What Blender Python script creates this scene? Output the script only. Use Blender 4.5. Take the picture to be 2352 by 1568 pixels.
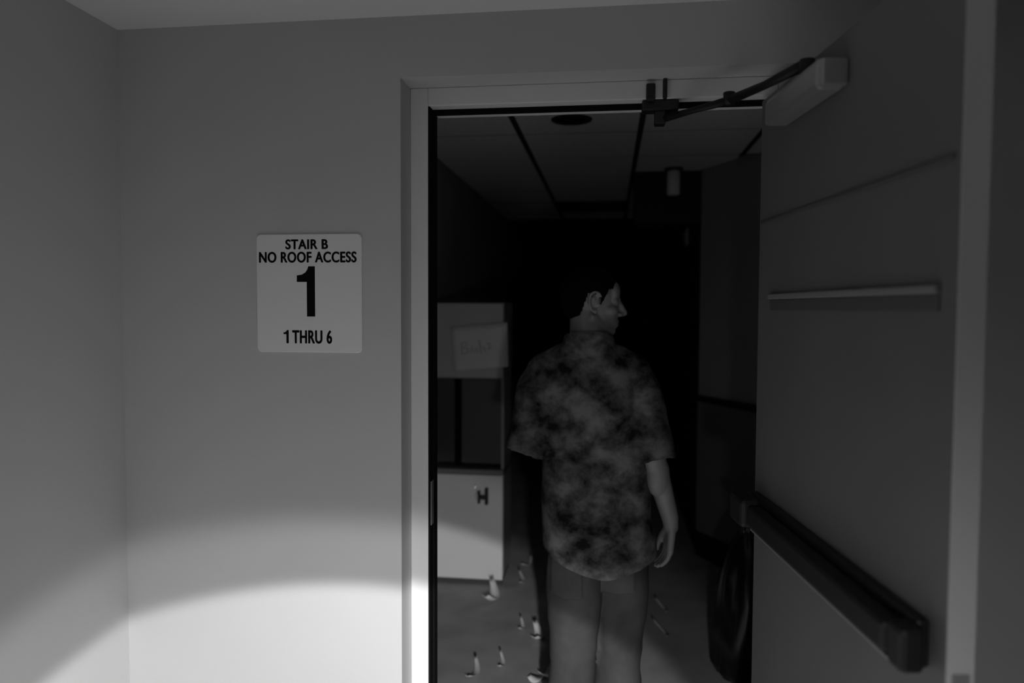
import bpy, bmesh, math, random
from mathutils import Vector, Matrix, noise
from mathutils.bvhtree import BVHTree
for o in list(bpy.data.objects): bpy.data.objects.remove(o)
scene = bpy.context.scene
COL = scene.collection
random.seed(4)

# ------------------------------------------------------------------ camera
CAM = Vector((0.0, -2.0, 1.6))
cam_d = bpy.data.cameras.new('camera'); cam = bpy.data.objects.new('camera', cam_d); COL.objects.link(cam)
def cam_matrix():
    f = 1700.0
    Y = Vector((1399 - 1176, 709 - 784, f)).normalized()          # corridor axis seen by the lens (right, down, forward)
    up = Vector((math.sin(.010), -math.cos(.010), 0)); up = (up - up.dot(Y) * Y).normalized()
    X = Y.cross(up).normalized()
    rows = (X, Y, up)
    rt = Vector([r[0] for r in rows]); dn = Vector([r[1] for r in rows]); fw = Vector([r[2] for r in rows])
    m = Matrix((rt, -dn, -fw)).transposed().to_4x4(); m.translation = CAM
    return m
cam.matrix_world = cam_matrix()
cam_d.sensor_width = 36; cam_d.lens = 36 * 1700 / 2352
cam_d.clip_start = .02
cam_d.dof.use_dof = True; cam_d.dof.focus_distance = 2.15; cam_d.dof.aperture_fstop = 1.5
scene.camera = cam

# ------------------------------------------------------------------ world, lights, exposure
w = bpy.data.worlds.new('World'); scene.world = w; w.use_nodes = True
w.node_tree.nodes['Background'].inputs[0].default_value = (0, 0, 0, 1)
w.node_tree.nodes['Background'].inputs[1].default_value = 0
vs = scene.view_settings
vs.view_transform = 'Standard'; vs.look = 'None'; vs.gamma = 1; vs.use_curve_mapping = False; vs.exposure = 0

# the hand torch held beside the camera: hot core, ring of halo, wide spill
TORCH = Vector((.135, -2.008, 1.196)); TORCH_AXIS = Vector((-.314, .663, -.68))
def torch(name, deg, blend, power, size):
    l = bpy.data.lights.new(name, 'SPOT'); l.spot_size = math.radians(deg); l.spot_blend = blend
    l.energy = power; l.shadow_soft_size = size
    o = bpy.data.objects.new(name, l); COL.objects.link(o); o.location = TORCH
    o.rotation_euler = TORCH_AXIS.to_track_quat('-Z', 'Y').to_euler()
torch('torch_core', 67, .07, 162, .022)
torch('torch_halo', 78, .14, 49, .03)
torch('torch_spill', 150, .85, 17, .03)

# ------------------------------------------------------------------ materials
MATS = {}
def mat(name, v, rough=.6, metal=0, var=.0, scale=8, bump=0, bscale=60, spec=.5):
    if name in MATS: return MATS[name]
    m = bpy.data.materials.new(name); m.use_nodes = True; nt = m.node_tree; b = nt.nodes['Principled BSDF']
    b.inputs['Base Color'].default_value = (v, v, v, 1); b.inputs['Roughness'].default_value = rough
    b.inputs['Metallic'].default_value = metal; b.inputs['Specular IOR Level'].default_value = spec
    tc = nt.nodes.new('ShaderNodeTexCoord')
    if var:
        n = nt.nodes.new('ShaderNodeTexNoise'); n.inputs['Scale'].default_value = scale; n.inputs['Detail'].default_value = 4
        r = nt.nodes.new('ShaderNodeValToRGB')
        lo, hi = v * (1 - var), min(1, v * (1 + var))
        r.color_ramp.elements[0].position = .3; r.color_ramp.elements[0].color = (lo, lo, lo, 1)
        r.color_ramp.elements[1].position = .7; r.color_ramp.elements[1].color = (hi, hi, hi, 1)
        nt.links.new(tc.outputs['Object'], n.inputs['Vector']); nt.links.new(n.outputs['Fac'], r.inputs['Fac'])
        nt.links.new(r.outputs['Color'], b.inputs['Base Color'])
    if bump:
        n2 = nt.nodes.new('ShaderNodeTexNoise'); n2.inputs['Scale'].default_value = bscale; n2.inputs['Detail'].default_value = 3
        bp = nt.nodes.new('ShaderNodeBump'); bp.inputs['Strength'].default_value = bump; bp.inputs['Distance'].default_value = .004
        nt.links.new(tc.outputs['Object'], n2.inputs['Vector']); nt.links.new(n2.outputs['Fac'], bp.inputs['Height'])
        nt.links.new(bp.outputs['Normal'], b.inputs['Normal'])
    MATS[name] = m
    return m
M_wall = mat('painted_plaster', .60, .75, var=.03, scale=1.5, bump=.10, bscale=90, spec=.2)
M_ceil = mat('white_ceiling_paint', .80, .85, var=.02, scale=2, spec=.1)
M_lfloor = mat('landing_vinyl', .37, .5, var=.10, scale=4)
M_frame = mat('steel_frame_paint', .85, .45, var=.02, scale=3)
M_seal = mat('black_rubber_seal', .006, .8, spec=.1)
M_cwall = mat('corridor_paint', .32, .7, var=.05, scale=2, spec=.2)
M_cunlit = mat('corridor_unlit_tone', .035, .8, spec=.1)  # near-black: the gloom of the unlit far corridor put into the colour
M_cfloor = mat('corridor_vinyl', .36, .6, var=.16, scale=5, spec=.3)
M_tile = mat('mineral_fibre_tile', .80, .9, var=.08, scale=40, bump=.3, bscale=150, spec=.05)
M_tee = mat('dark_ceiling_grid', .03, .7, spec=.1)
M_door = mat('door_grey_paint', .15, .5, var=.06, scale=3)
M_edge_lit = mat('lit_door_edge', .62, .5, var=.03, scale=3)  # far paler than the leaf: light falling on the edge, put into its colour
M_black = mat('black_powder_coat', .012, .45)
M_bar = mat('dark_push_pad', .014, .5, spec=.3)
M_alu = mat('brushed_aluminium', .45, .35, metal=.6)
M_sign = mat('white_sign_plastic', .88, .5, spec=.3)
M_ink = mat('black_ink', .004, .6, spec=.1)
M_white = mat('white_laminate', .80, .4, var=.02, scale=3)
M_greylam = mat('grey_laminate', .36, .5, var=.05, scale=3)
M_darklam = mat('dark_laminate', .06, .5, var=.1, scale=3)
M_paper = mat('white_paper', .88, .8, var=.03, scale=6, spec=.1)
M_pencil = mat('pencil_grey', .45, .8)
M_chrome = mat('chrome', .85, .12, metal=1)
M_skin = mat('skin', .26, .5, var=.08, scale=14)
M_hair = mat('short_dark_hair', .004, .8, bump=.8, bscale=220, spec=.05)
M_shorts = mat('dark_trouser_cloth', .072, .9, var=.25, scale=9, bump=.3, bscale=30, spec=.1)
M_shoe = mat('dark_shoe', .05, .6)
M_sole = mat('pale_sole', .5, .7)
M_bag = mat('black_plastic_bag', .006, .28)
def shirt_material():
    m = bpy.data.materials.new('mottled_shirt_cloth'); m.use_nodes = True; nt = m.node_tree; b = nt.nodes['Principled BSDF']
    b.inputs['Roughness'].default_value = .9; b.inputs['Specular IOR Level'].default_value = .1
    tc = nt.nodes.new('ShaderNodeTexCoord'); mp = nt.nodes.new('ShaderNodeMapping')
    mp.inputs['Scale'].default_value = (1, 1, 1.15); mp.inputs['Rotation'].default_value = (0, .7, 0)
    n = nt.nodes.new('ShaderNodeTexNoise'); n.inputs['Scale'].default_value = 11; n.inputs['Detail'].default_value = 6
    n.inputs['Roughness'].default_value = .6; n.inputs['Distortion'].default_value = .15
    r = nt.nodes.new('ShaderNodeValToRGB'); e = r.color_ramp.elements
    e[0].position = .36; e[0].color = (.012, .012, .012, 1); e[1].position = .66; e[1].color = (.20, .20, .20, 1)
    mid = e.new(.5); mid.color = (.085, .085, .085, 1)
    nt.links.new(tc.outputs['Object'], mp.inputs['Vector']); nt.links.new(mp.outputs['Vector'], n.inputs['Vector'])
    nt.links.new(n.outputs['Fac'], r.inputs['Fac']); nt.links.new(r.outputs['Color'], b.inputs['Base Color'])
    return m
M_shirt = shirt_material()

# ------------------------------------------------------------------ helpers
def link_mesh(name, bm, m, parent=None, smooth=False, loc=None, rotz=0):
    me = bpy.data.meshes.new(name); bm.normal_update(); bm.to_mesh(me); bm.free()
    me.materials.append(m)
    if smooth:
        for p in me.polygons: p.use_smooth = True
    o = bpy.data.objects.new(name, me); COL.objects.link(o)
    if parent: o.parent = parent
    if loc is not None: o.location = loc
    o.rotation_euler.z = rotz
    return o
def tag(o, label=None, cat=None, group=None, kind=None):
    if label: o['label'] = label
    if cat: o['category'] = cat
    if group: o['group'] = group
    if kind: o['kind'] = kind
    return o
def struct(o, label): return tag(o, label, None, None, 'structure')
def empty(name, loc, rotz=0):
    o = bpy.data.objects.new(name, None); COL.objects.link(o); o.location = loc; o.rotation_euler.z = rotz
    o.empty_display_size = .1
    return o
def box(bm, x0, x1, y0, y1, z0, z1, bev=0, seg=2, mtx=None):
    g = bmesh.ops.create_cube(bm, size=1)
    vs_ = g['verts']
    for v in vs_:
        v.co = Vector(((x0 + x1) / 2 + v.co.x * (x1 - x0), (y0 + y1) / 2 + v.co.y * (y1 - y0), (z0 + z1) / 2 + v.co.z * (z1 - z0)))
    if mtx: bmesh.ops.transform(bm, matrix=mtx, verts=vs_)
    if bev:
        es = list({e for v in vs_ for e in v.link_edges})
        bmesh.ops.bevel(bm, geom=es, offset=bev, segments=seg, affect='EDGES', profile=.5)
def boxes(name, lst, m, parent=None, bev=0, **k):
    bm = bmesh.new()
    for b in lst: box(bm, *b, bev=bev)
    return link_mesh(name, bm, m, parent, **k)
def frame_of(d):
    d = d.normalized(); a = Vector((1, 0, 0)) if abs(d.x) < .8 else Vector((0, 1, 0))
    u = (a - a.dot(d) * d).normalized(); return u, d.cross(u)
def tube(bm, pts, rad, n=12, cap=True, ell=None):
    """swept tube along pts; rad per point; ell = (axis_u, ratio) squashes the section"""
    pts = [Vector(p) for p in pts]
    if not isinstance(rad, (list, tuple)): rad = [rad] * len(pts)
    rings = []; u = None
    for i, p in enumerate(pts):
        d = (pts[min(i + 1, len(pts) - 1)] - pts[max(i - 1, 0)]).normalized()
        if u is None: u, v = frame_of(d)
        else:
            u = (u - u.dot(d) * d).normalized(); v = d.cross(u)
        rings.append([bm.verts.new(p + (u * math.cos(t) + v * math.sin(t)) * rad[i]) for t in [2 * math.pi * k / n for k in range(n)]])
    for a, b in zip(rings, rings[1:]):
        for k in range(n): bm.faces.new((a[k], a[(k + 1) % n], b[(k + 1) % n], b[k]))
    if cap:
        bm.faces.new(list(reversed(rings[0]))); bm.faces.new(rings[-1])
def capsule(bm, a, b, ra, rb, n=14, sq=1.0, axis=None):
    """tapered capsule with round ends; section may be squashed by sq along `axis`"""
    a = Vector(a); b = Vector(b); d = (b - a); L = d.length; d = d.normalized()
    if axis is not None:
        w_ = Vector(axis); v = (w_ - w_.dot(d) * d).normalized(); u = v.cross(d)
    else: u, v = frame_of(d)
    prof = []
    for k in range(1, 5):
        t = math.pi / 2 * k / 5; prof.append((-ra * math.cos(t), ra * math.sin(t)))
    for k in range(7):
        t = k / 6; prof.append((L * t, ra + (rb - ra) * t))
    for k in range(4, 0, -1):
        t = math.pi / 2 * k / 5; prof.append((L + rb * math.cos(t), rb * math.sin(t)))
    rings = [[bm.verts.new(a + d * h + (u * math.cos(q) + v * math.sin(q) * sq) * r) for q in [2 * math.pi * k / n for k in range(n)]] for h, r in prof]
    for p, q in zip(rings, rings[1:]):
        for k in range(n): bm.faces.new((p[k], p[(k + 1) % n], q[(k + 1) % n], q[k]))
    s = bm.verts.new(a - d * ra); e = bm.verts.new(b + d * rb)
    for k in range(n):
        bm.faces.new((s, rings[0][(k + 1) % n], rings[0][k])); bm.faces.new((e, rings[-1][k], rings[-1][(k + 1) % n]))
def ellipsoid(bm, c, r, rot=None):
    g = bmesh.ops.create_icosphere(bm, subdivisions=3, radius=1)
    m = Matrix.Translation(Vector(c)) @ (rot.to_4x4() if rot else Matrix.Identity(4)) @ Matrix.Diagonal((r[0], r[1], r[2], 1))
    bmesh.ops.transform(bm, matrix=m, verts=g['verts'])
def loft(bm, rings_, n=32, power=2.4):
    """closed stack of super-elliptic rings: (centre, rx, ry)"""
    rs = []
    for c, rx, ry in rings_:
        ring = []
        for k in range(n):
            t = 2 * math.pi * k / n; cs, sn = math.cos(t), math.sin(t)
            ring.append(bm.verts.new(Vector(c) + Vector((rx * math.copysign(abs(cs) ** (2 / power), cs), ry * math.copysign(abs(sn) ** (2 / power), sn), 0))))
        rs.append(ring)
    for p, q in zip(rs, rs[1:]):
        for k in range(n): bm.faces.new((p[k], p[(k + 1) % n], q[(k + 1) % n], q[k]))
    bm.faces.new(list(reversed(rs[0]))); bm.faces.new(rs[-1])
def remesh(bm, voxel, smooth=4):
    """union of the overlapping closed shells as one continuous surface"""
    bmesh.ops.recalc_face_normals(bm, faces=bm.faces)
    me = bpy.data.meshes.new('tmp'); bm.to_mesh(me); bm.free()
    o = bpy.data.objects.new('tmp', me); COL.objects.link(o)
    r = o.modifiers.new('r', 'REMESH'); r.mode = 'VOXEL'; r.voxel_size = voxel
    if smooth:
        s = o.modifiers.new('s', 'SMOOTH'); s.factor = .5; s.iterations = smooth
    dg = bpy.context.evaluated_depsgraph_get(); ev = o.evaluated_get(dg)
    nb = bmesh.new(); nb.from_mesh(ev.to_mesh()); ev.to_mesh_clear()
    bpy.data.objects.remove(o); bpy.data.meshes.remove(me)
    return nb
def displace(bm, fn):
    bm.normal_update()
    mv = [(v, v.normal * fn(v.co)) for v in bm.verts]
    for v, d in mv: v.co += d
def bisect(bm, co, no, test=lambda c: True):
    """cut away the side the normal points to, among the faces that pass the test"""
    fs = [f for f in bm.faces if test(f.calc_center_median())]
    es = {e for f in fs for e in f.edges}; vs_ = {v for f in fs for v in f.verts}
    bmesh.ops.bisect_plane(bm, geom=list(vs_) + list(es) + fs, plane_co=Vector(co), plane_no=Vector(no), clear_outer=True, dist=1e-6)

# ------------------------------------------------------------------ setting: stairwell landing
LW, RW, BK, LC = -1.41, 1.30, -4.2, 2.395       # left wall, right wall, back wall, landing ceiling
T = .22                                        # thickness of the wall with the doorway
OL, OR, OT = -.573, .500, 2.230                # opening in that wall
CH = 2.5                                       # corridor ceiling
struct(boxes('floor', [(LW - .1, RW + .1, BK - .1, .12, -.1, 0)], M_lfloor), 'pale vinyl floor of the stair landing')
struct(boxes('ceiling', [(LW - .1, RW + .1, BK - .1, 0, LC, LC + .12)], M_ceil), 'flat white painted ceiling above the stair landing')
struct(boxes('wall_left', [(LW - .1, LW, BK - .1, T, 0, LC + .12)], M_wall), 'plain painted side wall of the stair landing')
struct(boxes('wall_right', [(RW, RW + .1, BK - .1, 0, 0, LC + .12)], M_wall), 'plain painted wall beyond the open door')
struct(boxes('wall_back', [(LW, RW, BK - .1, BK, 0, LC + .12)], M_wall), 'plain painted wall at the back of the landing')
struct(boxes('wall_front', [(LW, OL, 0, T, 0, 2.7), (OR, RW + .1, 0, T, 0, 2.7), (OL, OR, 0, T, OT, 2.7)], M_wall), 'plain painted wall with the doorway and the stair sign')

# recessed steel door frame
fr = boxes('trim_1', [(OL, OL + .052, .10, .20, 0, OT), (OR - .052, OR, .10, .20, 0, OT), (OL + .052, OR - .052, .10, .20, OT - .052, OT)], M_frame, bev=.003)
struct(fr, 'pale steel door frame set back in the wall opening')
boxes('door_stop', [(OL + .052, OL + .0575, .150, .19, 0, OT - .052)], M_frame, fr)
boxes('door_stop', [(OL + .064, OR - .052, .150, .19, OT - .064, OT - .052)], M_frame, fr)
boxes('door_stop', [(OR - .064, OR - .052, .150, .19, 0, OT - .052)], M_frame, fr)
tag(boxes('door_seal', [(OL + .052, OL + .057, .103, .1499, 0, OT - .052), (OL + .0525, OL + .062, .138, .1499, 0, OT - .053), (OL + .0575, OL + .0585, .15, .19, 0, OT - .06)], M_seal, fr), 'black rubber seal in the frame rebate')
tag(boxes('door_seal', [(OL + .062, OR - .076, .140, .1499, OT - .068, OT - .0525)], M_seal, fr), 'black rubber seal under the frame head')
tag(boxes('strike_plate', [(OL + .0575, OL + .060, .108, .134, .96, 1.09)], M_alu, fr), 'metal strike plate')

# corridor shell
CL, CR, C2 = -1.04, 1.30, .58
struct(boxes('floor_corridor', [(CL - .1, CR + .1, .12, 8.2, -.1, 0)], M_cfloor), 'dark vinyl corridor floor strewn with scraps')
struct(boxes('wall_corridor_left', [(CL - .1, CL, T, 8.2, 0, 2.7)], M_cwall), 'dark corridor wall behind the tall cabinet')
struct(boxes('wall_corridor_right', [(CR, CR + .1, T, 1.62, 0, 2.7)], M_cwall), 'dark corridor wall hidden behind the open door')
struct(boxes('wall_corridor_far', [(C2, C2 + .1, 2.9, 8.2, 0, 2.7)], M_cunlit), 'far unlit corridor wall past the splayed wall')
struct(boxes('wall_corridor_end', [(CL, C2, 8.1, 8.2, 0, 2.7)], M_cunlit), 'unlit end of the dark corridor')
bm = bmesh.new()
A = Vector((.58, 2.9, 0)); B = Vector((1.30, 1.62, 0)); nrm = Vector((1.28, .72, 0)).normalized() * .1
vv = [bm.verts.new(p + Vector((0, 0, z))) for z in (0, 2.7) for p in (A, B, B + nrm, A + nrm)]
for f in ((0, 1, 5, 4), (1, 2, 6, 5), (2, 3, 7, 6), (3, 0, 4, 7), (4, 5, 6, 7), (3, 2, 1, 0)): bm.faces.new([vv[i] for i in f])
bmesh.ops.recalc_face_normals(bm, faces=bm.faces)
struct(link_mesh('wall_corridor_splayed', bm, M_cwall), 'splayed grey corridor wall with a dark rub rail')
ang = math.atan2((B - A).y, (B - A).x); LAB = (B - A).length
rail = boxes('trim_2', [(.0, LAB - .01, -.028, 0, 1.005, 1.045)], M_black, bev=.006, loc=A, rotz=ang); struct(rail, 'dark rub rail on the splayed corridor wall')
rail2 = boxes('trim_3', [(.0, LAB - .01, -.012, 0, 0, .16)], M_black, bev=.003, loc=A, rotz=ang); struct(rail2, 'dark skirting of the splayed corridor wall')
wain = boxes('panel', [(.0, LAB - .01, -.006, 0, .16, 1.005)], mat('wainscot_paint', .17, .6, var=.05, scale=3), loc=A, rotz=ang); wain.name = 'trim_4'
struct(wain, 'darker dado panel below the rub rail')
struct(boxes('trim_5', [(.16, C2 + .35, 2.955, 3.25, 2.16, CH)], M_cunlit, bev=.004), 'added dark slab standing in for the unlit recess under the corridor ceiling')  # dark slab added where the ceiling gives way to an unlit recess

# suspended ceiling: every tile and every tee its own piece
cs = boxes('ceiling_corridor', [(CL - .1, CR + .1, T, 8.2, CH + .03, CH + .15)], M_cunlit); struct(cs, 'suspended tile ceiling of the corridor')
xs = [-1.04, -.463, .147, .757, 1.30]; ys = [.22, .625, 1.235, 1.845, 2.455, 3.065, 3.675, 4.285, 4.895, 5.505]
tile_cache = {}
def inside(x, y): return not (x > .6 and y > 2.6)
for i in range(4):
    for j in range(len(ys) - 1):
        x0, x1, y0, y1 = xs[i], xs[i + 1], ys[j], ys[j + 1]; mx, my = (x0 + x1) / 2, (y0 + y1) / 2
        if not inside(mx, my) or (i == 1 and j == 7): continue
        key = (round(x1 - x0, 3), round(y1 - y0, 3))
        if key not in tile_cache:
            bm = bmesh.new(); hx, hy = (x1 - x0) / 2 - .012, (y1 - y0) / 2 - .006
            box(bm, -hx, hx, -hy, hy, -.004, .016, bev=.003, seg=1)
            o = link_mesh('ceiling_tile', bm, M_tile, cs); tile_cache[key] = o.data
        else:
            o = bpy.data.objects.new('ceiling_tile', tile_cache[key]); COL.objects.link(o); o.parent = cs
        o.location = (mx, my, CH + random.uniform(-.001, .002))
for x in xs[1:-1]:
    boxes('ceiling_tee', [(x - .014, x + .014, T, 5.5 if x < .6 else 2.5, CH - .006, CH + .03)], M_tee, cs)
for y in ys[1:-1]:
    boxes('ceiling_tee', [(CL, C2 + .0 if y > 2.6 else CR, y - .006, y + .006, CH - .003, CH + .03)], M_tee, cs)
# black return-air grille in place of one tile
g = empty('return_air_grille', (-.158, 4.59, CH)); tag(g, 'black slatted return air grille in the corridor ceiling', 'air grille')
boxes('grille_frame', [(-.29, .29, -.295, -.27, -.012, .02), (-.29, .29, .27, .295, -.012, .02), (-.29, -.265, -.27, .27, -.012, .02), (.265, .29, -.27, .27, -.012, .02)], M_black, g)
for k in range(8):
    boxes('slat', [(-.262, .262, -.24 + k * .068 - .012, -.24 + k * .068 + .012, -.006, .008)], M_black, g)
# recessed downlight, unlit
d = empty('downlight', (-.185, 1.555, CH - .004)); tag(d, 'unlit round recessed downlight in a corridor ceiling tile', 'downlight')
bm = bmesh.new()
pr = [(.098, -.0005), (.096, -.006), (.078, -.007), (.074, -.002)]
rg = [[bm.verts.new((r * math.cos(t), r * math.sin(t), z)) for t in [2 * math.pi * k / 32 for k in range(32)]] for r, z in pr]
for a, b in zip(rg, rg[1:]):
    for k in range(32): bm.faces.new((a[k], a[(k + 1) % 32], b[(k + 1) % 32], b[k]))
link_mesh('trim_ring', bm, M_tee, d, True)
bm = bmesh.new(); bmesh.ops.create_circle(bm, cap_ends=True, segments=32, radius=.076)
for v in bm.verts: v.co.z = -.003
link_mesh('baffle', bm, M_seal, d)
# small pale cylinder fitting hanging below the ceiling
d = empty('ceiling_fitting', (.40, 2.86, CH)); tag(d, 'short pale cylinder fitting hanging from the corridor ceiling', 'ceiling fitting')
bm = bmesh.new(); tube(bm, [(0, 0, 0), (0, 0, -.018)], [.062, .055], 24); link_mesh('mounting_plate', bm, M_black, d)
bm = bmesh.new(); tube(bm, [(0, 0, -.018), (0, 0, -.03), (0, 0, -.165), (0, 0, -.172)], [.036, .041, .041, .036], 24); link_mesh('cylinder_body', bm, M_white, d, True)
# little devices on the far corridor wall
d = boxes('wall_switch', [(-.018, 0, -.09, .09, -.065, .065)], M_greylam, bev=.005, loc=(C2, 3.72, 2.14)); tag(d, 'small pale box high on the far corridor wall', 'wall box')
boxes('cover_screw', [(-.021, -.017, -.006, .006, .045, .055)], M_black, d)
boxes('cover_plate', [(-.021, -.017, -.06, .06, -.04, .035)], M_white, d, bev=.001)

# ------------------------------------------------------------------ open door
H0 = Vector((.405, .10, 0)); E0 = Vector((.520, -.81, 0))
dv = (E0 - H0); DW = .914
door = empty('door_1', H0, math.atan2(dv.y, dv.x)); struct(door, 'grey fire door standing open with push bar and closer')
DT = OT - .068
boxes('leaf', [(0, DW - .002, 0, .045, .012, DT)], M_door, door, bev=.002)
tag(boxes('leaf_edge', [(DW - .002, DW, .0015, .0435, .012, DT)], M_edge_lit, door), 'edge of the door leaf, coloured paler for the light it catches')
tag(boxes('latch_plate', [(DW, DW + .0015, .009, .036, .88, 1.04)], M_alu, door), 'metal latch plate')
for z in (.25, 1.06, 1.92):
    h = empty('hinge', (0, .0, z)); h.parent = door
    bm = bmesh.new(); tube(bm, [(-.004, .050, -.057), (-.004, .050, .057)], .008, 12); link_mesh('knuckle', bm, M_alu, h, True)
    boxes('hinge_leaf', [(-.0015, 0, .004, .045, -.057, .057)], M_alu, h)
# raised rails across the leaf
M_mould = mat('moulding_paint', .10, .5)
boxes('moulding', [(.02, .90, -.005, 0, 1.829, 1.837)], M_mould, door, bev=.002)
tag(boxes('moulding', [(.10, .87, -.010, 0, 1.626, 1.640)], mat('ledge_paint', .24, .5), door, bev=.003), 'pale narrow ledge strip across the door')
boxes('moulding', [(.10, .87, -.003, 0, 1.598, 1.625)], M_mould, door, bev=.001)
# push bar
pb = empty('push_bar', (0, 0, 1.062)); pb.parent = door
boxes('mounting_rail', [(.03, .87, -.022, 0, -.036, .044)], M_black, pb, bev=.006)
boxes('push_pad', [(.13, .84, -.062, -.022, -.026, .030)], M_bar, pb, bev=.010)
boxes('hinge_end_case', [(.012, .12, -.075, -.020, -.034, .042)], M_bar, pb, bev=.012)
boxes('latch_case', [(.845, .895, -.060, -.020, -.034, .040)], M_bar, pb, bev=.010)
tag(boxes('edge_highlight', [(.12, .84, -.050, -.022, -.038, -.032)], M_alu, pb, bev=.002), 'added bright strip for the light along the lower edge')  # added strip: light along the lower edge, put in as bright metal
# closer: body on the leaf, arm to the frame head
cl = empty('door_closer', (0, 0, 0)); cl.parent = door
boxes('closer_body', [(.20, .52, -.060, 0, 2.045, 2.108)], M_alu, cl, bev=.012)
boxes('closer_cap', [(.19, .21, -.056, 0, 2.049, 2.104), (.51, .53, -.056, 0, 2.049, 2.104)], M_alu, cl, bev=.006)
inv = Matrix.Rotation(-math.atan2(dv.y, dv.x), 4, 'Z') @ Matrix.Translation(-H0)
def L(p): return inv @ Vector(p)
piv = Vector((.40, -.035, 2.125)); elbow = L((.30, -.02, 2.135)); brk = L((.135, .128, 2.128))
bm = bmesh.new(); tube(bm, [piv + Vector((0, 0, -.02)), piv + Vector((0, 0, .016))], .016, 16); link_mesh('pivot', bm, M_bar, cl, True)
bm = bmesh.new(); tube(bm, [piv + Vector((0, 0, .008)), (piv + elbow) / 2, elbow], [.013, .010, .012], 10); link_mesh('main_arm', bm, M_bar, cl, True)
bm = bmesh.new(); tube(bm, [elbow, (elbow + brk) / 2, brk], [.011, .008, .011], 10); link_mesh('forearm', bm, M_bar, cl, True)
bm = bmesh.new(); tube(bm, [elbow + Vector((0, 0, -.012)), elbow + Vector((0, 0, .02))], .015, 14); link_mesh('elbow_pin', bm, M_bar, cl, True)
bracket = boxes('closer_bracket', [(.085, .185, .102, .150, OT - .082, OT - .053), (.120, .150, .108, .146, OT - .118, OT - .08), (.095, .120, .086, .100, OT - .06, OT - .012), (.14, .152, .086, .100, OT - .055, OT + .0)], M_black, fr, bev=.004)
tag(bracket, 'black closer bracket under the frame head')

# ------------------------------------------------------------------ stair sign
SX0, SX1, SZ0, SZ1 = -.993, -.684, 1.474, 1.806
def rounded_plate(w_, h_, t, r, n=8):
    bm = bmesh.new(); pts = []
    for cx_, cz_, a0 in ((w_ / 2 - r, h_ / 2 - r, 0), (-w_ / 2 + r, h_ / 2 - r, 90), (-w_ / 2 + r, -h_ / 2 + r, 180), (w_ / 2 - r, -h_ / 2 + r, 270)):
        for k in range(n + 1):
            t_ = math.radians(a0 + 90 * k / n); pts.append((cx_ + r * math.cos(t_), cz_ + r * math.sin(t_)))
    lay = [(0, 0), (-t + .0012, 0), (-t, .0012)]
    rs = []
    for y, ins in lay:
        rs.append([bm.verts.new((x * (1 - 2 * ins / w_), y, z * (1 - 2 * ins / h_))) for x, z in pts])
    m_ = len(pts)
    for a, b in zip(rs, rs[1:]):
        for k in range(m_): bm.faces.new((a[k], a[(k + 1) % m_], b[(k + 1) % m_], b[k]))
    bm.faces.new(rs[-1]); bm.faces.new(list(reversed(rs[0])))
    bmesh.ops.recalc_face_normals(bm, faces=bm.faces)
    return bm
sw, sh = SX1 - SX0, SZ1 - SZ0
sg = link_mesh('stair_sign', rounded_plate(sw, sh, .005, .014), M_sign, loc=((SX0 + SX1) / 2, 0, (SZ0 + SZ1) / 2))
tag(sg, 'white square stair sign with black lettering and large numeral on the wall', 'sign')
def lettering(txt, x0, x1, z0, z1, bold=.02, skew=0, label=None):
    """x, z as fractions of the plate, 0..1 from its lower left corner"""
    c = bpy.data.curves.new('t', 'FONT'); c.body = txt; c.size = 1; c.offset = bold; c.extrude = 0.0; c.space_character = 1.08
    o = bpy.data.objects.new('t', c); COL.objects.link(o)
    ev = o.evaluated_get(bpy.context.evaluated_depsgraph_get())
    bm = bmesh.new(); bm.from_mesh(ev.to_mesh()); ev.to_mesh_clear(); bpy.data.objects.remove(o)
    X = [v.co.x for v in bm.verts]; Y = [v.co.y for v in bm.verts]
    ax, bx_, ay, by = min(X), max(X), min(Y), max(Y)
    for v in bm.verts:
        fx = (v.co.x - ax) / (bx_ - ax); fy = (v.co.y - ay) / (by - ay)
        v.co = Vector((-sw / 2 + sw * (x0 + (x1 - x0) * fx + skew * fy), -.0053, -sh / 2 + sh * (z0 + (z1 - z0) * fy)))
    base = list(bm.faces); wid = .0011
    for q, (ox, oz) in enumerate(((wid, 0), (-wid, 0), (0, wid * .5), (0, -wid * .5))):
        d_ = bmesh.ops.duplicate(bm, geom=base)
        for e in d_['geom']:
            if isinstance(e, bmesh.types.BMVert): e.co += Vector((ox, -.00002 * (q + 1), oz))
    o = link_mesh('lettering', bm, M_ink, sg)
    tag(o, label)
px = lambda x: (x - 589) / (832 - 589); pz = lambda y: (807 - y) / (807 - 540)
lettering('STAIR B', px(658), px(755), pz(574), pz(552), .012, label='black words STAIR B')
lettering('NO ROOF ACCESS', px(596), px(820), pz(604), pz(580), .012, label='black words NO ROOF ACCESS')
lettering('THRU 6', px(672), px(763), pz(787), pz(757), .012, label='black words THRU 6')
def numeral_one(x0, x1, y0, y1, label):
    bm = bmesh.new(); X = lambda t: x0 + (x1 - x0) * t; Y = lambda t: y0 + (y1 - y0) * t
    pl = [(0, .18), (.28, .165), (.48, .12), (.59, .06), (.64, 0), (1, 0), (1, 1), (.55, 1), (.55, .31), (0, .31)]
    f_ = [bm.verts.new((-sw / 2 + sw * px(X(x)), -.0053, -sh / 2 + sh * pz(Y(y)))) for x, y in pl]
    k_ = [bm.verts.new(v.co + Vector((0, .0005, 0))) for v in f_]
    bm.faces.new(f_); bm.faces.new(list(reversed(k_)))
    for k in range(len(pl)): bm.faces.new((f_[k], f_[(k + 1) % len(pl)], k_[(k + 1) % len(pl)], k_[k]))
    bmesh.ops.recalc_face_normals(bm, faces=bm.faces)
    tag(link_mesh('lettering', bm, M_ink, sg), label)
numeral_one(683, 725, 612.5, 726, 'large black numeral 1')
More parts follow.
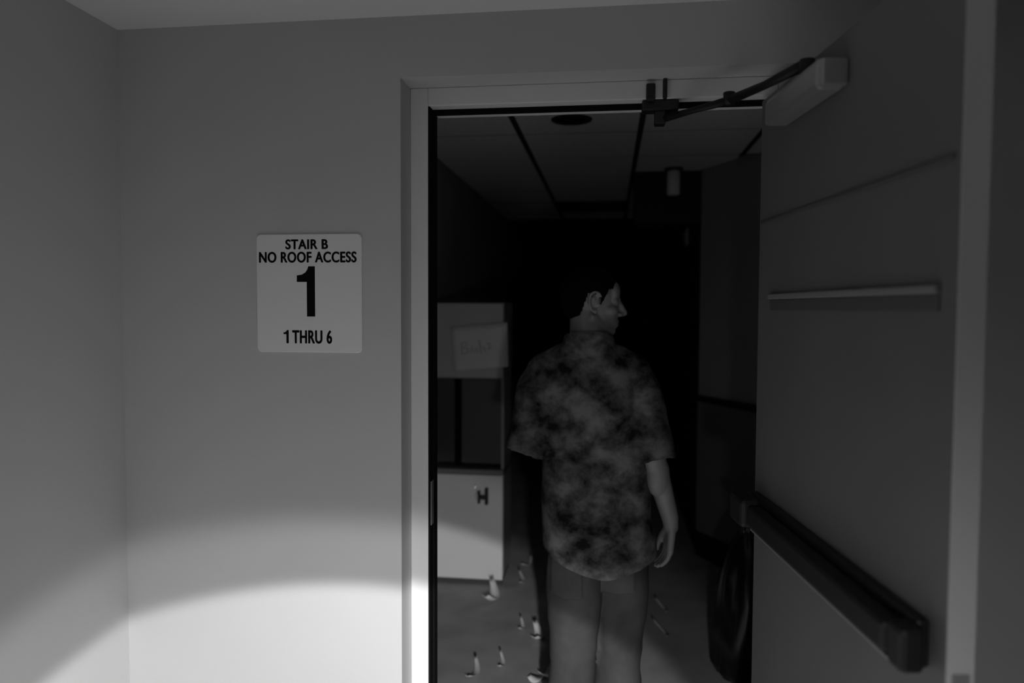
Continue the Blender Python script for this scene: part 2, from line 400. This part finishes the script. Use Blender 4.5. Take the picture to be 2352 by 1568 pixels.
numeral_one(651, 663, 757, 787, 'small black numeral 1')

# ------------------------------------------------------------------ tall cabinet in the corridor
cb = empty('tall_cabinet', (-.805, 2.165, 0)); tag(cb, 'tall cabinet with white lower door against the corridor wall', 'cabinet')
cw0, cw1, cdp = -.228, .212, .36
boxes('carcass', [(cw0, cw1, .018, cdp, .05, .655), (cw0, cw1, .018, cdp, 1.195, 1.632), (cw0, cw0 + .018, .03, cdp, .655, 1.195), (cw1 - .018, cw1, .03, cdp, .655, 1.195), (cw0, cw1, cdp - .012, cdp, .655, 1.195)], M_greylam, cb, bev=.002)
boxes('plinth', [(cw0 + .005, cw1 - .012, .012, cdp - .02, 0, .05)], M_darklam, cb)
dr = boxes('lower_door', [(cw0, cw1 - .003, 0, .018, .032, .640)], M_white, cb, bev=.003)
hd = boxes('handle', [(.068, .082, -.030, -.002, .480, .555), (.110, .128, -.034, -.002, .476, .572), (.07, .125, -.036, -.022, .506, .532)], M_black, dr, bev=.004); tag(hd, 'black latch handle')
bm = bmesh.new(); tube(bm, [(.050, -.012, .592), (.052, -.016, .575), (.060, -.018, .553), (.064, -.018, .540), (.058, -.016, .533), (.046, -.012, .530)], .0022, 8)
tube(bm, [(.054, -.010, .530), (.056, -.012, .515), (.057, -.010, .497)], .0018, 8)
tag(link_mesh('glint_wire', bm, M_chrome, dr, True), 'thin chrome wire shaped as the glint at the lock')  # wire added to draw the glint at the lock
boxes('cover_top', [(cw0, cw1, .0, cdp, .645, .672)], mat('cabinet_top_laminate', .22, .5), cb, bev=.004)
boxes('niche_door', [(cw0 + .02, -.085, .06, .075, .70, 1.19)], M_darklam, cb, bev=.002)
boxes('niche_door', [(-.040, cw1 - .003, .045, .060, .70, 1.19)], mat('niche_panel_laminate', .10, .5), cb, bev=.002)
boxes('niche_post', [(-.085, -.040, .09, .11, .672, 1.195)], M_seal, cb)
boxes('upper_door', [(cw0, cw1 - .003, 0, .018, 1.205, 1.628)], mat('upper_door_laminate', .62, .5, var=.05, scale=3), cb, bev=.003)
# note taped to the upper door
nt_c = [(-.901, 1.494), (-.571, 1.521), (-.563, 1.270), (-.884, 1.240)]
bm = bmesh.new(); grid = []
for i in range(9):
    row = []
    for j in range(9):
        u, v = i / 8, j / 8
        p = Vector(nt_c[0]).lerp(Vector(nt_c[1]), u).lerp(Vector(nt_c[3]).lerp(Vector(nt_c[2]), u), v)
        row.append(bm.verts.new((p.x, 2.158 - .012 * math.sin(math.pi * u) * v - .010 * u * u, p.y)))
    grid.append(row)
for i in range(8):
    for j in range(8): bm.faces.new((grid[i][j], grid[i + 1][j], grid[i + 1][j + 1], grid[i][j + 1]))
r = bmesh.ops.extrude_face_region(bm, geom=list(bm.faces))
for e in r['geom']:
    if isinstance(e, bmesh.types.BMVert): e.co.y += .0008
bmesh.ops.recalc_face_normals(bm, faces=bm.faces)
note = link_mesh('paper_note', bm, M_paper, None, True); tag(note, 'tilted white paper note with faint handwriting taped to the cabinet', 'paper note')
bm = bmesh.new()
def pen(pts):
    out = []
    for u, v in pts:
        p = Vector(nt_c[0]).lerp(Vector(nt_c[1]), u).lerp(Vector(nt_c[3]).lerp(Vector(nt_c[2]), u), v)
        out.append((p.x, 2.1572 - .012 * math.sin(math.pi * u) * v - .010 * u * u, p.y))
    tube(bm, out, .0028, 6)
pen([(.18, .62), (.18, .40), (.26, .38), (.28, .45), (.20, .50), (.29, .53), (.28, .62), (.18, .63)])
pen([(.34, .62), (.37, .50), (.41, .62), (.45, .52), (.47, .62)])
pen([(.53, .66), (.50, .36), (.52, .54), (.57, .50), (.60, .62)])
pen([(.63, .45), (.69, .44), (.66, .58), (.72, .55)])
link_mesh('handwriting', bm, M_pencil, note)

# ------------------------------------------------------------------ scraps on the corridor floor
def scrap(x, y, length, width, rot, curl, m, label, grp='paper scraps on the corridor floor'):
    bm = bmesh.new(); n = 8; rows = []
    for i in range(n + 1):
        t = i / n; wv = width * (.35 + .65 * math.sin(math.pi * min(1, .18 + .8 * t))) * .5
        sx = .12 * length * math.sin(3.2 * t); z = .0012 + curl * (t - .5) ** 2 * 4
        rows.append([bm.verts.new((sx + s * wv, (t - .5) * length, z + (.004 if s else 0) * curl / .02)) for s in (-1, 0, 1)])
    for a, b in zip(rows, rows[1:]):
        for k in range(2): bm.faces.new((a[k], a[k + 1], b[k + 1], b[k]))
    r = bmesh.ops.extrude_face_region(bm, geom=list(bm.faces))
    for e in r['geom']:
        if isinstance(e, bmesh.types.BMVert): e.co.z += .001
    bmesh.ops.recalc_face_normals(bm, faces=bm.faces)
    zmin = min(v.co.z for v in bm.verts)
    for v in bm.verts: v.co.z -= zmin
    o = link_mesh('paper_scrap', bm, m, None, True, loc=(x, y, 0), rotz=rot); tag(o, label, 'paper scrap', grp)
M_dull = mat('dull_scrap', .6, .8)
scrap(-.645, 1.97, .30, .055, .05, .065, M_paper, 'long bright paper scrap on the floor in front of the white cabinet door')
scrap(-.345, 1.53, .20, .048, .10, .04, M_paper, 'bright bent paper scrap on the open floor beside the lit trouser leg')
scrap(-.245, 1.15, .11, .075, -.35, .035, M_paper, 'bright crumpled paper scrap close to the lit trouser leg')
scrap(-.300, 1.11, .06, .075, 1.2, .012, M_paper, 'small flat white scrap beside the crumpled scrap')
G1 = 'thin pale slivers on the corridor floor'; L1 = 'thin pale paper sliver lying on the dark corridor floor'
for (x, y, l_, w_, r_) in ((-.585, 1.14, .20, .020, .0), (-.475, 1.23, .16, .014, .1), (-.43, 1.62, .15, .014, .05), (-.51, 2.26, .22, .016, .15), (-.50, 2.55, .20, .014, -.2), (.262, 1.66, .22, .014, .3), (.285, 1.95, .2, .014, .25)):
    scrap(x, y, l_, w_ * 1.4, r_, .03, M_dull, L1, G1)

# ------------------------------------------------------------------ black plastic bag past the door
bm = bmesh.new(); prof = [(0, 0), (.10, .0), (.125, .04), (.13, .18), (.122, .34), (.105, .46), (.07, .56), (.035, .62), (.028, .65), (.06, .70), (.072, .74)]
N = 40; rs = []
for r_, z in prof[1:]:
    ring = []
    for k in range(N):
        t = 2 * math.pi * k / N
        q = noise.noise(Vector((2.2 * math.cos(t), 2.2 * math.sin(t), z * 4))) * .16 + .06 * math.sin(9 * t + z * 11) + .05 * math.sin(5 * t - z * 7)
        ring.append(bm.verts.new((r_ * (1 + q) * math.cos(t), r_ * (1 + q) * math.sin(t), z if z < .01 else z + .01 * math.sin(3 * t))))
    rs.append(ring)
for a, b in zip(rs, rs[1:]):
    for k in range(N): bm.faces.new((a[k], a[(k + 1) % N], b[(k + 1) % N], b[k]))
bm.faces.new(list(reversed(rs[0])))
tag(link_mesh('plastic_bag', bm, M_bag, None, True, loc=(.60, 1.28, 0)), 'tied black plastic bag standing on the floor beyond the door', 'plastic bag')

# ------------------------------------------------------------------ person walking away, head turned aside
PX, PY = -.03, .60
person = empty('person', (PX, PY, 0)); tag(person, 'person in mottled short-sleeved shirt and dark loose trousers walking into the corridor', 'person')
HEAD = Vector((-.026, .02, 1.622)); HR = (Matrix.Rotation(math.radians(-82), 3, 'Z') @ Matrix.Rotation(math.radians(-4), 3, 'X') @ Matrix.Rotation(math.radians(3), 3, 'Y'))
def hp(p): return HEAD + HR @ Vector(p)
def fingers(bm, wrist, down, across, palm_n, curl, mirror=1):
    """palm and five bent fingers; down = finger direction, across = towards the index finger"""
    W = Vector(wrist); dn = Vector(down).normalized(); ac = Vector(across); ac = (ac - ac.dot(dn) * dn).normalized(); pn = Vector(palm_n); pn = (pn - pn.dot(dn) * dn - pn.dot(ac) * ac).normalized()
    def P(a, b, c): return W + dn * a + ac * b + pn * c
    for b in (-.030, -.011, .009, .028):
        capsule(bm, P(.012, b * .55, 0), P(.085, b, .002), .015, .0125, 10)
    for b, l_ in ((-.032, .056), (-.011, .070), (.010, .076), (.030, .066)):
        p0 = P(.085, b, .002); a1, a2, a3 = curl * .5, curl * 1.1, curl * 1.6
        p1 = p0 + (dn * math.cos(a1) + pn * math.sin(a1)) * l_ * .45
        p2 = p1 + (dn * math.cos(a2) + pn * math.sin(a2)) * l_ * .32
        p3 = p2 + (dn * math.cos(a3) + pn * math.sin(a3)) * l_ * .23
        capsule(bm, p0, p1, .0098, .0092, 10); capsule(bm, p1, p2, .0092, .0085, 10); capsule(bm, p2, p3, .0085, .0075, 10)
    t0 = P(.022, .022, .008); t1 = P(.050, .044, .018); t2 = P(.080, .050, .026); t3 = P(.102, .046, .030)
    capsule(bm, t0, t1, .0155, .0125, 10); capsule(bm, t1, t2, .0118, .0105, 10); capsule(bm, t2, t3, .010, .0085, 10)
def body():
    bm = bmesh.new()
    # head
    def el(c, r): ellipsoid(bm, hp(c), r, HR)
    def cp(a, b, ra, rb, **k): capsule(bm, hp(a), hp(b), ra, rb, **k)
    el((0, -.014, .032), (.075, .096, .086)); el((0, .030, -.030), (.060, .062, .086)); el((0, .062, -.094), (.026, .026, .022))
    el((0, .066, .040), (.055, .026, .040))
    for s in (-1, 1):
        cp((s * .056, -.004, -.050), (s * .022, .058, -.098), .018, .017)
        el((s * .042, .058, -.022), (.024, .026, .020)); el((s * .031, .073, .001), (.0135, .013, .011))
        el((s * .0115, .097, -.036), (.0095, .011, .008))
        cp((s * .012, .086, .016), (s * .048, .070, .014), .010, .008)
        # ear: rim, concha, lobe
        pts = [(.020, .026), (.011, .037), (-.004, .040), (-.017, .032), (-.022, .016), (-.020, -.002), (-.013, -.018), (-.004, -.028), (.006, -.026)]
        q = [(s * (.080 + (.014 if 2 <= i <= 6 else .006)), -.004 + y * .95, .0 + z) for i, (y, z) in enumerate(pts)]
        for a, b in zip(q, q[1:]): cp(a, b, .0052, .0052, n=8)
        el((s * .077, -.006, .004), (.007, .020, .030)); el((s * .084, .000, -.026), (.006, .009, .010)); el((s * .083, .012, -.004), (.006, .005, .008))
        el((s * .083, -.010, .014), (.006, .007, .012))
    cp((0, .090, .008), (0, .113, -.028), .0085, .0115)
    el((0, .104, -.034), (.012, .013, .009))
    cp((-.022, .080, -.061), (0, .091, -.059), .006, .0075); cp((.022, .080, -.061), (0, .091, -.059), .006, .0075)
    cp((-.019, .080, -.072), (0, .089, -.074), .0065, .008); cp((.019, .080, -.072), (0, .089, -.074), .0065, .008)
    # neck and trunk
    nk0 = hp((0, -.018, -.045)); nk1 = Vector((-.042, -.012, 1.455))
    capsule(bm, nk0, nk1, .060, .064, 20); capsule(bm, hp((0, .015, -.080)), Vector((-.02, .01, 1.46)), .042, .05, 16)
    for s, sh_ in ((-1, Vector((-.195, -.02, 1.405))), (1, Vector((.130, .0, 1.40)))):
        capsule(bm, nk1 + Vector((0, 0, -.02)), sh_ + Vector((0, 0, -.02)), .050, .042, 16)
    ellipsoid(bm, (-.033, 0, 1.30), (.155, .105, .155)); ellipsoid(bm, (-.025, 0, 1.12), (.140, .100, .16)); ellipsoid(bm, (-.005, 0, .93), (.140, .100, .12))
    # arms: viewer's left arm bends forward, the right hangs
    capsule(bm, (-.200, -.02, 1.368), (-.230, -.03, 1.135), .050, .042, 16); capsule(bm, (-.230, -.03, 1.135), (-.175, .17, 1.10), .042, .033, 16)
    capsule(bm, (-.175, .17, 1.10), (-.160, .225, 1.095), .032, .028, 14)
    fingers(bm, (-.160, .225, 1.095), (.25, .95, -.05), (.0, .05, 1), (1, -.25, 0), .55)
    capsule(bm, (.132, 0, 1.365), (.182, -.045, 1.105), .050, .042, 16); capsule(bm, (.182, -.045, 1.105), (.248, .0, .872), .043, .030, 18)
    ellipsoid(bm, (.200, -.035, 1.03), (.043, .045, .075))
    capsule(bm, (.248, .0, .872), (.252, .005, .84), .029, .026, 14)
    fingers(bm, (.252, .005, .845), (-.08, .02, -1), (-.15, 1, 0), (-1, -.15, 0), .55)
    # legs and feet
    for hip, knee, ank, toe in (((-.085, 0, .90), (-.084, -.01, .50), (-.090, -.075, .095), (-.100, .10, .03)), ((.085, .02, .90), (.070, .10, .50), (.070, .045, .095), (.085, .225, .03))):
        hip, knee, ank, toe = map(Vector, (hip, knee, ank, toe))
        capsule(bm, hip, knee, .088, .056, 18); capsule(bm, knee, knee.lerp(ank, .35), .054, .056, 18); capsule(bm, knee.lerp(ank, .35), ank, .055, .036, 18)
        ellipsoid(bm, knee.lerp(ank, .30) + Vector((0, -.022, 0)), (.048, .046, .10))
        capsule(bm, ank, ank + Vector((0, -.02, -.045)), .038, .036, 14); capsule(bm, ank + Vector((0, .01, -.05)), toe, .038, .026, 16)
    return remesh(bm, .0042, 3)
link_mesh('body', body(), M_skin, person, True)
# hair: short cropped cap following the skull
bm = bmesh.new(); ellipsoid(bm, (0, -.018, .036), (.0805, .102, .092)); ellipsoid(bm, (0, -.05, -.015), (.064, .058, .055))
bm = remesh(bm, .004, 2)
displace(bm, lambda c: .002 * noise.noise(c * 90))
def hairline(c):      # a cut line from the brow over the temple, round the ear and down to the nape
    if c.y > .045: return .052
    if c.y > .016: return -.012 + (c.y - .016) * 2.2
    if abs(c.x) < .03: return -.062
    if c.y > -.028: return .036
    return max(-.060, .036 + (c.y + .028) * 4.2)
for _ in (0,):
    dl = [f for f in bm.faces if f.calc_center_median().z < hairline(f.calc_center_median())]
    bmesh.ops.delete(bm, geom=dl, context='FACES')
for v in bm.verts: v.co = hp(v.co)
hair = link_mesh('hair', bm, M_hair, person, True); tag(hair, 'short dark cropped hair')
# shirt
def sleeve(bm, a, b, ra, rb, wall=.013, n=24):
    """closed thick-walled tube open at the hem"""
    a = Vector(a); b = Vector(b); d = (b - a).normalized(); u, v = frame_of(d); rings = []
    prof = [(t / 8, ra + (rb - ra) * t / 8) for t in range(9)] + [(t / 8, ra + (rb - ra) * t / 8 - wall) for t in range(8, 1, -1)]
    for t, r in prof: rings.append([bm.verts.new(a.lerp(b, t) + (u * math.cos(q) + v * math.sin(q)) * r) for q in [2 * math.pi * k / n for k in range(n)]])
    for p, q in zip(rings, rings[1:]):
        for k in range(n): bm.faces.new((p[k], p[(k + 1) % n], q[(k + 1) % n], q[k]))
    bm.faces.new(list(reversed(rings[0]))); bm.faces.new(rings[-1])
def shirt():
    bm = bmesh.new()
    loft(bm, [((.005, 0, .62), .198, .150), ((.000, 0, .78), .193, .146), ((-.012, 0, .95), .186, .138), ((-.022, 0, 1.10), .182, .134), ((-.030, -.006, 1.24), .188, .132), ((-.034, -.010, 1.34), .186, .122), ((-.034, -.012, 1.40), .160, .105), ((-.034, -.014, 1.440), .120, .090), ((-.037, -.014, 1.470), .092, .086), ((-.038, -.012, 1.54), .080, .082)])
    capsule(bm, (-.055, -.016, 1.438), (-.180, -.018, 1.378), .070, .074, 20); capsule(bm, (-.020, -.012, 1.438), (.105, -.005, 1.378), .068, .072, 20)
    capsule(bm, (-.165, -.015, 1.375), (-.200, -.020, 1.315), .083, .088, 20); capsule(bm, (.095, -.005, 1.370), (.132, -.012, 1.305), .082, .080, 20)
    sleeve(bm, (-.200, -.020, 1.33), (-.243, -.030, 1.092), .088, .092); sleeve(bm, (.132, -.012, 1.32), (.184, -.042, 1.080), .080, .078)
    bm = remesh(bm, .006, 5)
    def fold(c):
        lo = max(0, min(1, (1.45 - c.z) / .5))
        a = noise.noise(Vector((c.x * 9 + c.z * 5, c.y * 7, c.z * 3.2))) * .011 * (.4 + lo)
        b = noise.noise(Vector((c.x * 22 - c.z * 9, c.y * 16, c.z * 7 + 4))) * .005
        return a + b + .004 * math.sin(c.x * 36 + c.z * 9) * lo
    displace(bm, fold)
    hem = lambda x: 1.55 * (x - .035) ** 2 + .10 * max(0, x - .02)      # hem dips at the middle of the back
    for v in bm.verts: v.co.z -= hem(v.co.x) * max(0, min(1, (1.05 - v.co.z) / .3))
    bisect(bm, (0, 0, .695), (0, 0, -1))
    for v in bm.verts: v.co.z += hem(v.co.x) * max(0, min(1, (1.05 - v.co.z) / .3))
    bisect(bm, (-.038, -.01, 1.498), (0, .30, 1), lambda c: abs(c.x + .03) < .13 and c.z > 1.43)
    # drop loose islands left by the cuts
    seen = set(); best = []
    for v in bm.verts:
        if v in seen: continue
        st = [v]; comp = []; seen.add(v)
        while st:
            q = st.pop(); comp.append(q)
            for e in q.link_edges:
                o_ = e.other_vert(q)
                if o_ not in seen: seen.add(o_); st.append(o_)
        if len(comp) > len(best): best = comp
    keep = set(best); bmesh.ops.delete(bm, geom=[v for v in bm.verts if v not in keep], context='VERTS')
    return bm
so = link_mesh('shirt', shirt(), M_shirt, person, True); tag(so, 'loose mottled short-sleeved shirt')
# trousers: loose, straight legs down to the shoes
bm = bmesh.new()
ellipsoid(bm, (0, 0, .88), (.160, .118, .13)); ellipsoid(bm, (-.07, -.02, .84), (.085, .09, .12)); ellipsoid(bm, (.075, -.01, .84), (.085, .09, .12))
capsule(bm, (-.075, 0, .86), (-.084, -.008, .50), .104, .088, 24); capsule(bm, (.080, .02, .86), (.075, .085, .50), .104, .092, 24)
capsule(bm, (-.084, -.008, .50), (-.090, -.070, .06), .088, .084, 24); capsule(bm, (.075, .085, .50), (.072, .045, .06), .092, .086, 24)
bm = remesh(bm, .007, 8)
def crease(c):
    low = max(0, min(1, (.75 - c.z) / .4))
    return noise.noise(Vector((c.x * 10, c.y * 8, c.z * 4))) * .011 + .004 * math.sin(c.x * 40 + c.z * 14) + low * .007 * noise.noise(Vector((c.x * 6 + c.z * 9, c.y * 5, c.z * 17)))
displace(bm, crease)
bisect(bm, (0, 0, .035), (0, 0, -1)); bisect(bm, (0, 0, .93), (0, 0, 1))
tree = BVHTree.FromBMesh(bm)
sho = link_mesh('trousers', bm, M_shorts, person, True); tag(sho, 'dark loose trousers')
md = sho.modifiers.new('thickness', 'SOLIDIFY'); md.thickness = .003
def patch(x0, x1, z0, z1, off):
    b2 = bmesh.new(); n = 12; g2 = []
    for i in range(n + 1):
        row = []
        for j in range(n + 1):
            x = x0 + (x1 - x0) * i / n; z = z0 + (z1 - z0) * j / n + (.012 * abs(i / n - .5) * 2 if j == 0 else 0)
            hit = tree.ray_cast(Vector((x, -1, z)), Vector((0, 1, 0)))[0]
            row.append(b2.verts.new((hit if hit else Vector((x, 0, z))) + Vector((0, -off, 0))))
        g2.append(row)
    for i in range(n):
        for j in range(n): b2.faces.new((g2[i][j], g2[i + 1][j], g2[i + 1][j + 1], g2[i][j + 1]))
    r2 = bmesh.ops.extrude_face_region(b2, geom=list(b2.faces))
    for e in r2['geom']:
        if isinstance(e, bmesh.types.BMVert): e.co.y += off + .003
    bmesh.ops.recalc_face_normals(b2, faces=b2.faces)
    return b2
M_pocket = mat('pocket_cloth', .082, .9, var=.2, scale=9, spec=.1)
link_mesh('pocket', patch(.010, .130, .60, .74, .006), M_pocket, sho, True)
link_mesh('pocket', patch(-.165, -.05, .60, .74, .006), M_shorts, sho, True)
# shoes
for ank, toe in ((Vector((-.090, -.075, .095)), Vector((-.100, .10, .03))), (Vector((.070, .045, .095)), Vector((.085, .225, .03)))):
    bm = bmesh.new(); d_ = (toe - ank); d_.z = 0; d_.normalize()
    capsule(bm, ank + Vector((0, 0, -.045)) - d_ * .02, ank + d_ * .02 + Vector((0, 0, -.04)), .046, .046, 18)
    capsule(bm, ank + d_ * .02 + Vector((0, 0, -.045)), toe + Vector((0, 0, .012)), .045, .036, 18)
    capsule(bm, ank + Vector((0, -.005, -.02)), ank + Vector((0, 0, -.05)), .045, .046, 18)
    bm = remesh(bm, .006, 5)
    for v in bm.verts: v.co.z = max(v.co.z, .012)
    sh_ = link_mesh('shoe', bm, M_shoe, person, True)
    bm = bmesh.new(); a = ank - d_ * .065; b = toe + d_ * .045; sd = Vector((-d_.y, d_.x, 0)); out = []
    for k in range(24):
        t = 2 * math.pi * k / 24; c_ = (a + b) / 2; hl = (b - a).length / 2; hl = Vector((b.x - a.x, b.y - a.y)).length / 2
        p = c_ + d_ * hl * math.copysign(abs(math.cos(t)) ** .8, math.cos(t)) + sd * .045 * math.copysign(abs(math.sin(t)) ** .7, math.sin(t)) * (1 + .08 * math.cos(t)); out.append((p.x, p.y))
    lo = [bm.verts.new((x, y, 0)) for x, y in out]; hi = [bm.verts.new((x, y, .024)) for x, y in out]
    for k in range(24): bm.faces.new((lo[k], lo[(k + 1) % 24], hi[(k + 1) % 24], hi[k]))
    bm.faces.new(hi); bm.faces.new(list(reversed(lo))); bmesh.ops.recalc_face_normals(bm, faces=bm.faces)
    link_mesh('sole', bm, M_sole, sh_)
